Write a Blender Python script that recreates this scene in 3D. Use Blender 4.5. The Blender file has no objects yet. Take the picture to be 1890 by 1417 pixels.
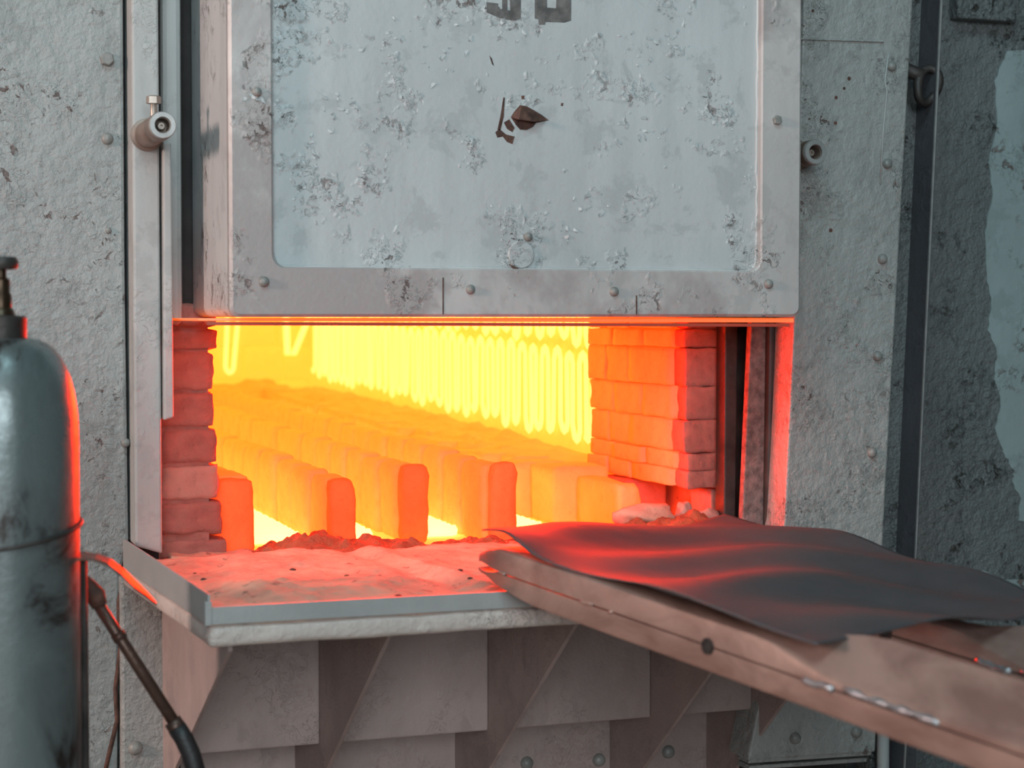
import bpy, bmesh, math, random
import numpy as np
from mathutils import Vector, Matrix, noise

random.seed(7)
SC = bpy.context.scene
COL = SC.collection

# ------------------------------------------------------------------ camera
PSI = math.radians(19.5); TH = math.radians(2.2); FP = 3351.0
CAM = np.array([0.0, -3.2, 1.45])
FW = np.array([math.sin(PSI)*math.cos(TH), math.cos(PSI)*math.cos(TH), -math.sin(TH)])
RT = np.array([math.cos(PSI), -math.sin(PSI), 0.0]); UP = np.cross(RT, FW)
cd = bpy.data.cameras.new('camera'); cam = bpy.data.objects.new('camera', cd); COL.objects.link(cam)
cam.location = CAM
cam.rotation_euler = (math.pi/2 - TH, 0, -PSI)
cd.sensor_width = 36; cd.lens = 36*FP/1890
cd.clip_start = 0.05; cd.clip_end = 60
cd.dof.use_dof = True; cd.dof.focus_distance = 3.3; cd.dof.aperture_fstop = 4.0
SC.camera = cam

# ------------------------------------------------------------------ light
wd = bpy.data.worlds.new('world'); SC.world = wd; wd.use_nodes = True
wb = wd.node_tree.nodes['Background']
wb.inputs[0].default_value = (0.50, 0.74, 0.82, 1); wb.inputs[1].default_value = 0.06

def area(name, loc, target, size, power, color, size_y=None):
    l = bpy.data.lights.new(name, 'AREA'); l.energy = power; l.color = color
    l.shape = 'RECTANGLE'; l.size = size; l.size_y = size_y or size
    o = bpy.data.objects.new(name, l); COL.objects.link(o); o.location = loc
    o.rotation_euler = (Vector(target) - Vector(loc)).to_track_quat('-Z', 'Y').to_euler()
    return o
# daylight from the hall's high windows, and a low window far to the left
area('roof_window_light', (-0.4, -3.5, 5.4), (1.0, 0, 1.5), 2.4, 105, (0.58, 0.92, 1.0), 1.4)
area('window_wall_light', (-1.2, -8.5, 2.9), (1.0, 0, 1.4), 4.2, 330, (0.84, 0.955, 1.0), 2.4)
area('side_window_light', (-4.4, -1.45, 2.55), (0.55, -0.2, 1.55), 0.55, 185, (1.0, 0.74, 0.66), 0.9)

SC.view_settings.view_transform = 'Standard'; SC.view_settings.look = 'None'
SC.view_settings.exposure = 0.0; SC.view_settings.gamma = 1.0
SC.view_settings.use_curve_mapping = False

# ------------------------------------------------------------------ pixel -> place helpers
def ray(px, py): return FP*FW + (px-945)*RT - (py-708.5)*UP
def W(px, py, Y):
    d = ray(px, py); return CAM + d*((Y-CAM[1])/d[1])
def Wx(px, py, X):
    d = ray(px, py); return CAM + d*((X-CAM[0])/d[0])
def Wz(px, py, Z):
    d = ray(px, py); return CAM + d*((Z-CAM[2])/d[2])
def Wd(px, py, zc): return CAM + ray(px, py)/FP*zc

# ------------------------------------------------------------------ materials
class NT:
    def __init__(s, name):
        s.m = bpy.data.materials.new(name); s.m.use_nodes = True
        s.t = s.m.node_tree; s.n = s.t.nodes; s.l = s.t.links
        s.b = s.n['Principled BSDF']
        s.co = s.n.new('ShaderNodeTexCoord').outputs['Object']
    def link(s, a, b): s.l.new(a, b)
    def mapped(s, scale):
        n = s.n.new('ShaderNodeMapping'); n.inputs['Scale'].default_value = scale
        s.link(s.co, n.inputs['Vector']); return n.outputs[0]
    def noise(s, scale, detail=4, rough=.55, dist=0, vec=None, w=0):
        n = s.n.new('ShaderNodeTexNoise'); n.inputs['Scale'].default_value = scale
        n.inputs['Detail'].default_value = detail; n.inputs['Roughness'].default_value = rough
        n.inputs['Distortion'].default_value = dist
        s.link(vec if vec else s.co, n.inputs['Vector']); return n.outputs['Fac']
    def voro(s, scale, feature='F1', vec=None, rand=1):
        n = s.n.new('ShaderNodeTexVoronoi'); n.inputs['Scale'].default_value = scale
        n.feature = feature; n.inputs['Randomness'].default_value = rand
        s.link(vec if vec else s.co, n.inputs['Vector']); return n.outputs['Distance']
    def ramp(s, fac, stops, interp='LINEAR'):
        n = s.n.new('ShaderNodeValToRGB'); r = n.color_ramp; r.interpolation = interp
        while len(r.elements) > 1: r.elements.remove(r.elements[-1])
        for i, (p, c) in enumerate(stops):
            e = r.elements[0] if i == 0 else r.elements.new(p)
            e.position = p; c = (c, c, c) if not isinstance(c, tuple) else c
            e.color = (c[0], c[1], c[2], 1)
        s.link(fac, n.inputs[0]); return n.outputs[0]
    def mix(s, fac, a, b, mode='MIX'):
        n = s.n.new('ShaderNodeMix'); n.data_type = 'RGBA'; n.blend_type = mode
        for v, i in ((fac, 0), (a, 6), (b, 7)):
            if hasattr(v, 'links'): s.link(v, n.inputs[i])
            else: n.inputs[i].default_value = v if i == 0 else (v[0], v[1], v[2], 1)
        return n.outputs[2]
    def math(s, op, a, b=0.0):
        n = s.n.new('ShaderNodeMath'); n.operation = op
        for i, v in enumerate((a, b)):
            if hasattr(v, 'links'): s.link(v, n.inputs[i])
            else: n.inputs[i].default_value = v
        return n.outputs[0]
    def color(s, v):
        if hasattr(v, 'links'): s.link(v, s.b.inputs['Base Color'])
        else: s.b.inputs['Base Color'].default_value = (v[0], v[1], v[2], 1)
    def rough(s, v):
        if hasattr(v, 'links'): s.link(v, s.b.inputs['Roughness'])
        else: s.b.inputs['Roughness'].default_value = v
    def metal(s, v): s.b.inputs['Metallic'].default_value = v
    def emit(s, c, k):
        s.b.inputs['Emission Color'].default_value = (c[0], c[1], c[2], 1) if not hasattr(c, 'links') else (1, 1, 1, 1)
        if hasattr(c, 'links'): s.link(c, s.b.inputs['Emission Color'])
        s.b.inputs['Emission Strength'].default_value = k
    def bump(s, h, dist, strength=1.0):
        n = s.n.new('ShaderNodeBump'); n.inputs['Distance'].default_value = dist
        n.inputs['Strength'].default_value = strength
        s.link(h, n.inputs['Height']); s.link(n.outputs[0], s.b.inputs['Normal'])

def scale3(c, k): return tuple(min(1, x*k) for x in c)

def paint(name, base, flake=.5, grain=1.0, chip=(.14, .10, .09), dirt=.25, rough=.45, chipamt=.685, lumps=1.0, stain=None, zlo=.50, fsc=48):
    """old brushed grey paint: lumps, flake edges, small chips"""
    t = NT(name)
    big = t.noise(2.3, 5, .6)
    streak = t.noise(3.0, 5, .6, vec=t.mapped((5, 5, .6)))
    col = t.mix(t.ramp(big, [(.35, 0.0), (.7, 1.0)]), scale3(base, 1.06), scale3(base, 1-dirt))
    col = t.mix(t.ramp(streak, [(.45, 0.0), (.75, .5)]), col, scale3(base, .72))
    col = t.mix(t.ramp(t.noise(11, 5, .7, .3), [(.54, 0.0), (.60, .55)]), col, scale3(base, .74))
    if stain:
        col = t.mix(t.ramp(t.noise(1.5, 6, .65, .4), [(.5, 0.0), (.56, 1.0)]), col, stain)
    zone = t.ramp(t.noise(7.0, 4, .65), [(zlo, 0.0), (zlo+.10, 1.0)])
    fl = t.noise(46, 5, .62, .6)
    chipmask = t.math('MULTIPLY', t.ramp(fl, [(chipamt, 0.0), (chipamt+.015, 1.0)]), zone)
    col = t.mix(chipmask, col, chip)
    t.color(col); t.rough(rough)
    # relief
    steps = t.ramp(t.noise(fsc, 4, .6, .8), [(.50, 0.0), (.515, .6), (.58, .6), (.60, 1.0)])
    h1 = t.math('MULTIPLY', t.math('MULTIPLY', steps, zone), flake)
    h2 = t.math('MULTIPLY', t.noise(48, 5, .6), .55*lumps)
    h3 = t.math('MULTIPLY', t.noise(150, 3, .6), .16*grain)
    h = t.math('ADD', t.math('ADD', h1, h2), h3)
    h = t.math('SUBTRACT', h, t.math('MULTIPLY', chipmask, .6))
    t.bump(h, .005, 1.0)
    return t.m

GREY = (.40, .405, .40)
M = {}
M['door'] = paint('door_paint', (.50, .505, .505), flake=.9, grain=.25, dirt=.10, rough=.40, lumps=.22, chipamt=.585, zlo=.54, fsc=60)
M['rail'] = paint('door_rail_paint', (.50, .465, .45), flake=.5, grain=.3, dirt=.18, rough=.42, lumps=.22, chipamt=.585, zlo=.55, fsc=60, stain=(.36, .315, .305))
M['wall'] = paint('casing_paint', (.33, .335, .325), flake=.45, grain=.8, dirt=.25, lumps=2.0, chipamt=.61, fsc=36)
M['wallr'] = paint('casing_paint_right', (.33, .325, .31), flake=.7, grain=1.6, dirt=.2, lumps=2.4, chipamt=.62, fsc=60)
M['far'] = paint('peeled_wall', (.14, .15, .15), flake=1.2, grain=5.0, dirt=.3, lumps=4.5, chip=(.03, .026, .022), chipamt=.58)
M['remnant'] = paint('pale_teal_paint', (.27, .32, .32), flake=.5, grain=.5, dirt=.2, lumps=.4, chipamt=.6)
M['post'] = paint('post_paint', (.42, .42, .41), flake=.25, grain=.4, dirt=.12, lumps=.25, chipamt=.76)
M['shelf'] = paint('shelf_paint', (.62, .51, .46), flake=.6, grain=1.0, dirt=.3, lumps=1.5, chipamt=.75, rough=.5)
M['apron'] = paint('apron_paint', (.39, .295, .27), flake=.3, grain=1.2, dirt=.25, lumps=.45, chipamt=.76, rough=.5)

def simple(name, base, rough=.5, metal=0, var=.25, sc=14, bumpd=.0015, bsc=60):
    t = NT(name)
    n = t.noise(sc, 5, .6)
    t.color(t.mix(t.ramp(n, [(.35, 0.0), (.65, 1.0)]), scale3(base, 1+var), scale3(base, 1-var)))
    t.rough(rough); t.metal(metal)
    if bumpd: t.bump(t.noise(bsc, 5, .6), bumpd)
    return t.m
M['bolt'] = simple('bolt_paint', (.22, .215, .20), .42, .0, .2, 60, .0008)
M['darkiron'] = simple('dark_iron', (.045, .036, .033), .55, .3, .4)
M['rust'] = simple('rusty_iron', (.10, .045, .032), .75, .1, .5, 40, .003, 90)
M['dark'] = simple('shade_dark', (.03, .025, .024), .8, 0, .3)  # near-black colour standing in for shade in gaps, recesses and behind the door
M['rollersteel'] = simple('roller_steel', (.36, .30, .26), .35, .5, .2, 30, .0004)
M['rollerdark'] = simple('roller_dark', (.23, .17, .14), .45, .4, .2, 30, .0004)
M['steelbright'] = simple('worn_steel', (.40, .39, .38), .38, .5, .15, 30, .0004)
M['galv'] = simple('tray_steel', (.36, .345, .335), .42, .25, .08, 8, .0004, 200)
M['stencil'] = simple('stencil_paint', (.13, .115, .11), .55, 0, .35, 45, .001, 70)
M['rod'] = simple('torch_rod', (.10, .055, .042), .4, .5, .3)
M['hose'] = simple('rubber_hose', (.022, .018, .018), .5, 0, .2)
M['floor'] = simple('concrete_floor', (.30, .25, .22), .85, 0, .3, 5, .003, 40)
M['darkpost'] = paint('side_bar_paint', (.085, .085, .095), flake=.3, grain=1.0, dirt=.3, lumps=.6, chip=(.05, .04, .04))

def fork_mat():
    t = NT('fork_steel')
    n = t.noise(5, 6, .65, .6, vec=t.mapped((3, 1, 3)))
    c = t.mix(t.ramp(n, [(.4, 0.0), (.62, 1.0)]), (.37, .235, .195), (.24, .14, .115))
    t.color(c); t.metal(.35); t.rough(t.ramp(t.noise(9, 4, .6), [(.35, .32), (.7, .55)]))
    t.bump(t.noise(70, 4, .6), .0008); return t.m
M['fork'] = fork_mat()
M['flange'] = simple('scorched_flange', (.17, .125, .115), .7, 0, .4, 60, .004, 110)
M['weld'] = simple('weld_bead', (.42, .42, .44), .28, .75, .2, 60, .002, 120)

def sheet_mat():
    t = NT('scaled_sheet')
    n = t.noise(4, 5, .6, .3)
    t.color(t.mix(t.ramp(n, [(.35, 0.0), (.7, 1.0)]), (.062, .056, .060), (.095, .082, .084)))
    t.rough(t.ramp(t.noise(3.0, 3, .5), [(.35, .54), (.7, .64)])); t.metal(.15)
    t.bump(t.noise(9, 2, .5), .006, .5); return t.m
M['sheet'] = sheet_mat()

def brick_mat(name, a, b, emit=None, k=0, bumpd=.004, rough=.9):
    t = NT(name)
    n = t.noise(16, 6, .65, .3); n2 = t.noise(60, 4, .6)
    c = t.mix(t.ramp(n, [(.32, 0.0), (.68, 1.0)]), a, b)
    c = t.mix(t.ramp(n2, [(.60, 0.0), (.75, .5)]), c, scale3(b, .5))
    t.color(c); t.rough(rough)
    h = t.math('ADD', t.math('MULTIPLY', n, .9), t.math('MULTIPLY', n2, .4))
    t.bump(h, bumpd)
    if emit: t.emit(emit, k)
    return t.m
M['firebrick'] = brick_mat('firebrick', (.40, .185, .15), (.27, .115, .095), (1, .06, .02), .03, .006)
M['firebrick_pale'] = brick_mat('firebrick_pale', (.52, .32, .26), (.42, .24, .20), (1, .06, .02), .03, .005)
M['jamb'] = brick_mat('jamb_brick_hot', (.58, .36, .20), (.46, .27, .14), (1, .10, .004), .5, .005)
M['hot'] = brick_mat('hot_brick', (.62, .42, .20), (.54, .34, .15), (1, .062, .003), 1.6, .005)
M['hotend'] = brick_mat('shaded_end_brick', (.46, .20, .075), (.36, .14, .05), (1, .05, .002), 1.0, .006)  # cooler end brick; the weaker light on row ends is also in its colour
M['lining'] = brick_mat('hot_lining', (.46, .34, .16), (.40, .29, .13), (1, .085, .007), 5.5, .004)
M['hearth'] = brick_mat('hot_hearth', (.80, .62, .45), (.70, .52, .36), (1, .085, .007), 5.0, .004)
def glow(name, c, k, base=(.8, .6, .4)):
    t = NT(name); t.color(base); t.rough(.8); t.emit(c, k); return t.m
M['element'] = glow('glowing_element', (1, .0145, .0036), 62.0)
M['floorel'] = glow('glowing_floor_element', (1, .030, .008), 62.0)
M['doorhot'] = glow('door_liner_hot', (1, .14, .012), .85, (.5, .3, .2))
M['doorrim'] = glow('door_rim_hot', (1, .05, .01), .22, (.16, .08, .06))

def sand_mat(name, a, b, c3, bd=.004):
    t = NT(name)
    n = t.noise(11, 6, .65, .4); n2 = t.noise(220, 3, .6); n3 = t.noise(30, 5, .7, .5)
    c = t.mix(t.ramp(n, [(.35, 0.0), (.65, 1.0)]), a, b)
    c = t.mix(t.ramp(n3, [(.60, 0.0), (.68, .8)]), c, c3)
    t.color(c); t.rough(.95)
    t.bump(t.math('ADD', t.math('MULTIPLY', n3, .7), t.math('MULTIPLY', n2, .25)), bd); return t.m
M['sand'] = sand_mat('sand', (.72, .46, .34), (.52, .29, .215), (.15, .08, .07), .004)
M['rubble'] = sand_mat('rubble', (.38, .12, .06), (.24, .065, .035), (.07, .024, .02), .014)

_b = M['rubble'].node_tree.nodes['Principled BSDF']; _b.inputs['Emission Color'].default_value = (1, .06, .006, 1); _b.inputs['Emission Strength'].default_value = .10
def cyl_mat():
    t = NT('cylinder_paint')
    n = t.noise(7, 6, .65, .5, vec=t.mapped((1, 1, .45)))
    c = t.mix(t.ramp(n, [(.44, 0.0), (.53, .3), (.59, 1.0)]), (.19, .22, .22), (.04, .032, .03))
    t.color(c); t.rough(t.ramp(n, [(.4, .25), (.7, .5)])); t.metal(.5)
    t.bump(t.noise(30, 4, .6), .001); return t.m
M['cyl'] = cyl_mat()
M['brass'] = simple('valve_brass', (.06, .035, .02), .35, .7, .2, 30, 0)

# ------------------------------------------------------------------ mesh helpers
def link(name, me, mat=None, parent=None, smooth=False):
    if mat: me.materials.append(M[mat] if isinstance(mat, str) else mat)
    if smooth:
        for p in me.polygons: p.use_smooth = True
    o = bpy.data.objects.new(name, me); COL.objects.link(o)
    if parent: o.parent = parent
    return o
def from_bm(name, bm, mat, parent=None, smooth=False):
    bmesh.ops.recalc_face_normals(bm, faces=bm.faces)
    me = bpy.data.meshes.new(name); bm.to_mesh(me); bm.free()
    return link(name, me, mat, parent, smooth)
def thing(name, label, cat, group=None, loc=(0, 0, 0)):
    o = bpy.data.objects.new(name, None); COL.objects.link(o); o.location = loc
    o.empty_display_size = .05
    return tag(o, label, cat, group)
def tag(o, label=None, cat=None, group=None, kind=None):
    if label: o['label'] = label
    if cat: o['category'] = cat
    if group: o['group'] = group
    if kind: o['kind'] = kind
    return o
def root(name, label, cat=None, kind=None):
    """an Empty at the origin that parents a structure's pieces"""
    o = bpy.data.objects.new(name, None); COL.objects.link(o); o.empty_display_size = .05
    return tag(o, label, cat, None, kind)

def bevel(bm, off, seg=2, edges=None):
    bmesh.ops.bevel(bm, geom=edges or bm.edges[:], offset=off, segments=seg, profile=.5, affect='EDGES', clamp_overlap=True)
def box_bm(x0, x1, y0, y1, z0, z1, bv=0, seg=2):
    bm = bmesh.new()
    bmesh.ops.create_cube(bm, size=1)
    for v in bm.verts:
        v.co = Vector((x0 + (v.co.x+.5)*(x1-x0), y0 + (v.co.y+.5)*(y1-y0), z0 + (v.co.z+.5)*(z1-z0)))
    if bv: bevel(bm, bv, seg)
    return bm
def box(name, x0, x1, y0, y1, z0, z1, mat, parent=None, bv=0, seg=2):
    return from_bm(name, box_bm(x0, x1, y0, y1, z0, z1, bv, seg), mat, parent)
def prism(name, pts, off, mat, parent=None, bv=0, seg=2):
    """polygon of 3-D points, extruded by the vector off"""
    bm = bmesh.new(); off = Vector(off)
    a = [bm.verts.new(Vector(p)) for p in pts]; b = [bm.verts.new(Vector(p)+off) for p in pts]
    bm.faces.new(a); bm.faces.new(b[::-1]); n = len(a)
    for i in range(n): bm.faces.new((a[i], b[i], b[(i+1) % n], a[(i+1) % n]))
    bmesh.ops.recalc_face_normals(bm, faces=bm.faces)
    if bv: bevel(bm, bv, seg)
    return from_bm(name, bm, mat, parent)
def plate(name, pix, Y, depth, mat, parent=None, bv=0):
    """flat plate facing the hall: outline given at its own plane y = Y, thickness running into the wall"""
    return prism(name, [W(px, py, Y) for px, py in pix], (0, depth, 0), mat, parent, bv)
def tube_bm(bm, pts, r, sides=10, cap=True):
    pts = [Vector(p) for p in pts]; rings = []
    prev = None
    for i, p in enumerate(pts):
        d = (pts[min(i+1, len(pts)-1)] - pts[max(i-1, 0)]).normalized()
        if prev is None:
            u = d.orthogonal().normalized()
        else:
            u = (prev - d*prev.dot(d)).normalized()
        prev = u; v = d.cross(u)
        rr = r[i] if isinstance(r, (list, tuple)) else r
        rings.append([bm.verts.new(p + (u*math.cos(a) + v*math.sin(a))*rr) for a in [2*math.pi*k/sides for k in range(sides)]])
    for a, b in zip(rings, rings[1:]):
        for k in range(sides): bm.faces.new((a[k], a[(k+1) % sides], b[(k+1) % sides], b[k]))
    if cap: bm.faces.new(rings[0][::-1]); bm.faces.new(rings[-1])
    return bm
def tube(name, pts, r, mat, parent=None, sides=10):
    return from_bm(name, tube_bm(bmesh.new(), pts, r, sides), mat, parent, True)
def lathe(name, prof, origin, axis, mat, parent=None, seg=28, smooth=True, cap=True):
    """prof = [(radius, distance along axis)]"""
    ax = Vector(axis).normalized(); u = ax.orthogonal().normalized(); v = ax.cross(u); o = Vector(origin)
    bm = bmesh.new(); rings = []
    for r, h in prof:
        r = max(r, 1e-5)
        rings.append([bm.verts.new(o + ax*h + (u*math.cos(a)+v*math.sin(a))*r) for a in [2*math.pi*k/seg for k in range(seg)]])
    for a, b in zip(rings, rings[1:]):
        for k in range(seg): bm.faces.new((a[k], a[(k+1) % seg], b[(k+1) % seg], b[k]))
    if cap: bm.faces.new(rings[0][::-1]); bm.faces.new(rings[-1])
    ob = from_bm(name, bm, mat, parent, smooth)
    if smooth:
        m = ob.modifiers.new('edges', 'EDGE_SPLIT'); m.split_angle = math.radians(38)
    return ob
def dome_bolt(px, py, Y, rpx, parent, mat='bolt', hexa=False):
    p = W(px, py, Y); r = rpx/FP*np.dot(p-CAM, FW)
    if hexa:
        o = lathe('bolt', [(r, -.004), (r, r*.75), (r*.82, r*.95), (0, r*.97)], p, (0, -1, 0), mat, parent, 6, False)
    else:
        o = lathe('bolt', [(r*1.1, -.004), (r, r*.25), (r*.86, r*.62), (r*.55, r*.88), (0, r*.96)], p, (0, -1, 0), mat, parent, 16)
    return o
BN = [0]
def brick(cx, cy, cz, sx, sy, sz, mat, parent, jit=.004, bv=.008, rot=0, name='brick', seg=2, rough=0.0):
    bm = box_bm(-sx/2, sx/2, -sy/2, sy/2, -sz/2, sz/2)
    for v in bm.verts: v.co += Vector((random.uniform(-jit, jit), random.uniform(-jit, jit), random.uniform(-jit, jit)))
    BN[0] += 1
    if rough:
        bmesh.ops.subdivide_edges(bm, edges=bm.edges[:], cuts=6, use_grid_fill=True)
        hx, hy, hz = sx/2, sy/2, sz/2
        for v in bm.verts:
            # round the arrises, then roughen
            d = [max(0, abs(v.co[i]) - (h - bv)) for i, h in enumerate((hx, hy, hz))]
            L = math.sqrt(sum(q*q for q in d))
            if L > bv:
                k = bv/L
                for i in range(3):
                    if d[i] > 0: v.co[i] -= math.copysign(d[i]*(1-k), v.co[i])
            p = v.co*34 + Vector((BN[0]*3.1, 0, BN[0]*1.7))
            v.co += Vector((noise.noise(p), noise.noise(p+Vector((9, 0, 0))), noise.noise(p+Vector((0, 9, 0)))))*rough
            v.co += Vector((noise.noise(p*3), noise.noise(p*3+Vector((5, 0, 0))), noise.noise(p*3+Vector((0, 5, 0)))))*rough*.45
    else:
        bevel(bm, bv, seg)
        for v in bm.verts:
            v.co += Vector((random.uniform(-1, 1), random.uniform(-1, 1), random.uniform(-1, 1)))*jit*.35
    o = from_bm(name, bm, mat, parent, True)
    o.location = (cx, cy, cz); o.rotation_euler = (random.uniform(-.008, .008), random.uniform(-.01, .01), rot + random.uniform(-.012, .012))
    return o
def fbm(x, y, s, o=4, seed=0.0): return noise.fractal(Vector((x*s+seed, y*s-seed, seed*.7)), .9, 2.1, o)

# ================================================================== SETTING
# hall floor
tag(box('floor', -5, 6, -7, 1.0, -.05, 0, 'floor'), 'dark concrete floor of the workshop', kind='structure')

# outer casing, left
wl = root('wall_left', 'grey flaking painted steel casing left of the furnace door', kind='structure')
plate('casing_plate', [(-620, -260), (226, -260), (231, 500), (238, 1000), (222, 1060), (214, 1700), (-620, 1700)], 0.0, .05, 'wall', wl, .006)
box('casing_backing', -.9, .52, .06, .10, .2, 2.35, 'dark', wl)
for x, y, r in [(197, 110, 13), (198, 256, 11), (200, 425, 6), (232, 817, 8)]:
    dome_bolt(x, y, 0.0, r, wl, hexa=(y == 110))
# seam bead along the lower casing edge (old caulked joint)
tube('joint_bead', [W(p[0], p[1], -.001) for p in [(236, 1040), (219, 1110), (222, 1200), (213, 1270), (216, 1330), (204, 1380), (190, 1440)]], .004, 'rust', wl, 6)

# left guide post
lp = root('trim_1', 'tall grey steel guide post on the left of the furnace mouth', kind='structure')
YP = -.06
plate('post_web', [(241, -300), (290, -300), (300, 1022), (250, 1008)], YP, .14, 'post', lp, .004)
plate('post_foot', [(222, 1062), (288, 1062), (312, 1090), (312, 1750), (226, 1750)], -.02, .10, 'wallr', lp, .006)
plate('guide_strip', [(301, 262), (316, 262), (321, 770), (303, 776)], -.075, .05, 'post', lp, .003)
dome_bolt(250, 1380, -.02, 13, lp)
plate('jamb_strip', [(296, -300), (333, -300), (338, 560), (338, 598), (318, 602), (300, 560)], .015, .06, 'post', lp, .012)
# outer casing, right
wr = root('wall_right', 'grey lumpy painted steel casing right of the furnace door', kind='structure')
YR = -.13
plate('casing_plate', [(1492, -300), (1702, -300), (1632, 960), (1616, 1388), (1380, 1404), (1420, 1200), (1448, 960), (1466, 585)], YR, .085, 'wallr', wr, .004)
plate('casing_side_strip', [(1640, -300), (1735, -300), (1690, 1000), (1675, 1700), (1600, 1700)], -.03, .05, 'far', wr)
plate('weld_seam', [(1470, 69), (1632, 74), (1632, 78), (1470, 73)], YR-.004, .006, 'wallr', wr, .0015)
tube('paint_drip', [W(a, b, YR-.001) for a, b in [(1640, 100), (1633, 150), (1637, 170), (1630, 240), (1625, 340)]], .0016, 'post', wr, 6)
for i, (x, y) in enumerate([(1645, 122), (1637, 302), (1628, 478), (1619, 657), (1609, 835)]):
    dome_bolt(x, y, YR, 9.5, wr)
for x, y, q in [(1567, 145, 4), (1558, 163, 3), (1543, 180, 3.5), (1542, 227, 3.5), (1533, 425, 4), (1500, 20, 3)]:
    lathe('rust_spot', [(q*.0009, -.002), (q*.001, .0006), (0, .0008)], W(x, y, YR), (0, -1, 0), 'rust', wr, 9)
for x, y in [(1467, 1362), (1580, 1350)]: dome_bolt(x, y, YR, 11, wr)
for i, dy in enumerate((0, 12)):
    plate('bottom_channel', [(1385, 1401+dy), (1610-i*8, 1386+dy), (1608-i*8, 1394+dy), (1380, 1409+dy)], YR+.01*i+.004, .05, 'wallr', wr, .002)

# right guide post beside the mouth
rp = root('trim_2', 'dark steel guide channel glowing red on the right of the mouth', kind='structure')
plate('channel_flange', [(1392, 300), (1424, 300), (1424, 590), (1414, 990), (1369, 990), (1387, 590)], -.045, .02, 'flange', rp, .003)
plate('channel_back', [(1340, 300), (1425, 300), (1412, 990), (1336, 990)], .035, .03, 'darkiron', rp)
plate('inner_angle', [(1340, 300), (1366, 300), (1358, 990), (1336, 990)], .0, .04, 'darkiron', rp, .003)
plate('fillet', [(1424, 300), (1436, 300), (1430, 990), (1414, 990)], -.06, .05, 'darkiron', rp, .006)

# side bar with bright edge and the peeled far wall
plate_edge = [(1750, -300), (1754, -300), (1692, 1010), (1671, 1420), (1669, 1420), (1690, 1010)]
sb = plate('trim_3', [(1750, -300), (1755, -300), (1693, 1010), (1672, 1420), (1672, 1700), (1668, 1700), (1668, 1420), (1689, 1010)], -.10, .07, 'darkpost')
tag(sb, 'narrow dark steel bar with a worn bright edge right of the casing', kind='structure')
plate('worn_edge', plate_edge, -.102, .004, 'steelbright', sb)
wf = root('wall_far_right', 'dark peeled plaster wall at the right edge', kind='structure')
plate('plaster', [(1560, -400), (2500, -400), (2500, 1900), (1540, 1900)], .12, .05, 'far', wf)
rem = [(2300, 60), (1860, 95), (1836, 150), (1842, 220), (1826, 300), (1832, 360), (1818, 430), (1822, 520), (1830, 560), (1824, 610), (1840, 650), (1836, 700), (1848, 740), (1838, 790), (1850, 830), (1862, 852), (1872, 872), (1868, 890), (1884, 920), (1880, 960), (2300, 1000)]
jg = []
for (xa, ya), (xb, yb) in zip(rem, rem[1:]):
    for k in range(5):
        f = k/5; jg.append((xa+(xb-xa)*f + (random.uniform(-2, 2) if xa < 1950 else 0), ya+(yb-ya)*f + random.uniform(-1, 1)))
plate('paint_remnant', jg, .1175, .004, 'remnant', wf)
plate('paint_remnant', [(1798, 1060), (1815, 1052), (1850, 1070), (2200, 1060), (2200, 1110), (1850, 1100), (1812, 1084)], .1175, .004, 'remnant', wf)
pl = plate('wall_box', [(1768, -120), (1877, -120), (1876, 40), (1769, 33)], .085, .035, 'far', None, .004)
tag(pl, 'small dark flat box on the peeled wall at the top right', 'box')

# chamber shell -----------------------------------------------------------
XL, XR, YB, ZC = .22, 1.625, 3.75, 1.95
ch = root('wall_chamber_right', 'glowing brick lining of the furnace on the right', kind='structure')
box('lining', XR, XR+.12, .42, YB, .95, ZC, 'lining', ch)
ch2 = root('wall_chamber_left', 'glowing brick lining of the furnace on the left', kind='structure')
box('lining', XL-.12, XL, .42, YB, .95, ZC, 'lining', ch2)
wb_ = root('wall_chamber_back', 'glowing back wall of large fire blocks inside the furnace', kind='structure')
box('lining', XL-.12, XR+.12, YB+.06, YB+.16, .95, ZC, 'lining', wb_)
xs = [XL, .55, .86, 1.10, 1.335, 1.49, XR]
zs = [1.02, 1.19, 1.325, 1.56, 1.75, ZC]
for j in range(5):
    for i in range(6):
        x0, x1 = xs[i], xs[i+1]
        brick((x0+x1)/2 + (.03 if j % 2 else 0), YB+.05, (zs[j]+zs[j+1])/2, x1-x0-.004, .09, zs[j+1]-zs[j]-.004, 'lining', wb_, .004, .014, name='fire_block')
tag(box('ceiling', XL-.12, XR+.12, .42, YB+.1, ZC, ZC+.1, 'lining'), 'hot roof of the furnace chamber', kind='structure')
tag(box('floor_chamber', XL-.12, XR+.12, .13, YB+.1, .93, 1.0, 'hearth'), 'glowing hearth floor of the furnace chamber', kind='structure')
# head wall above the mouth (behind the raised door) and the masonry beside the mouth
hw = root('wall_front', 'brick head wall of the furnace behind the raised door', kind='structure')
box('head_wall', .33, 1.76, .075, .42, 1.465, 2.35, 'dark', hw)  # coloured near-black to stand in for the post's shadow beside the door
box('side_masonry', .10, .46, .09, .42, .3, 1.95, 'dark', hw)
box('side_masonry', 1.66, 1.9, .09, .42, .3, 1.95, 'dark', hw)
box('sill_masonry', .3, 1.75, .12, .42, .3, .93, 'dark', hw)
box('hidden_sill_block', .46, 1.62, -.018, .129, .93, 1.0, 'firebrick', bpy.data.objects['floor_chamber'])  # added, unseen under the sand; keeps hearth glow from leaking below the shelf

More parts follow.
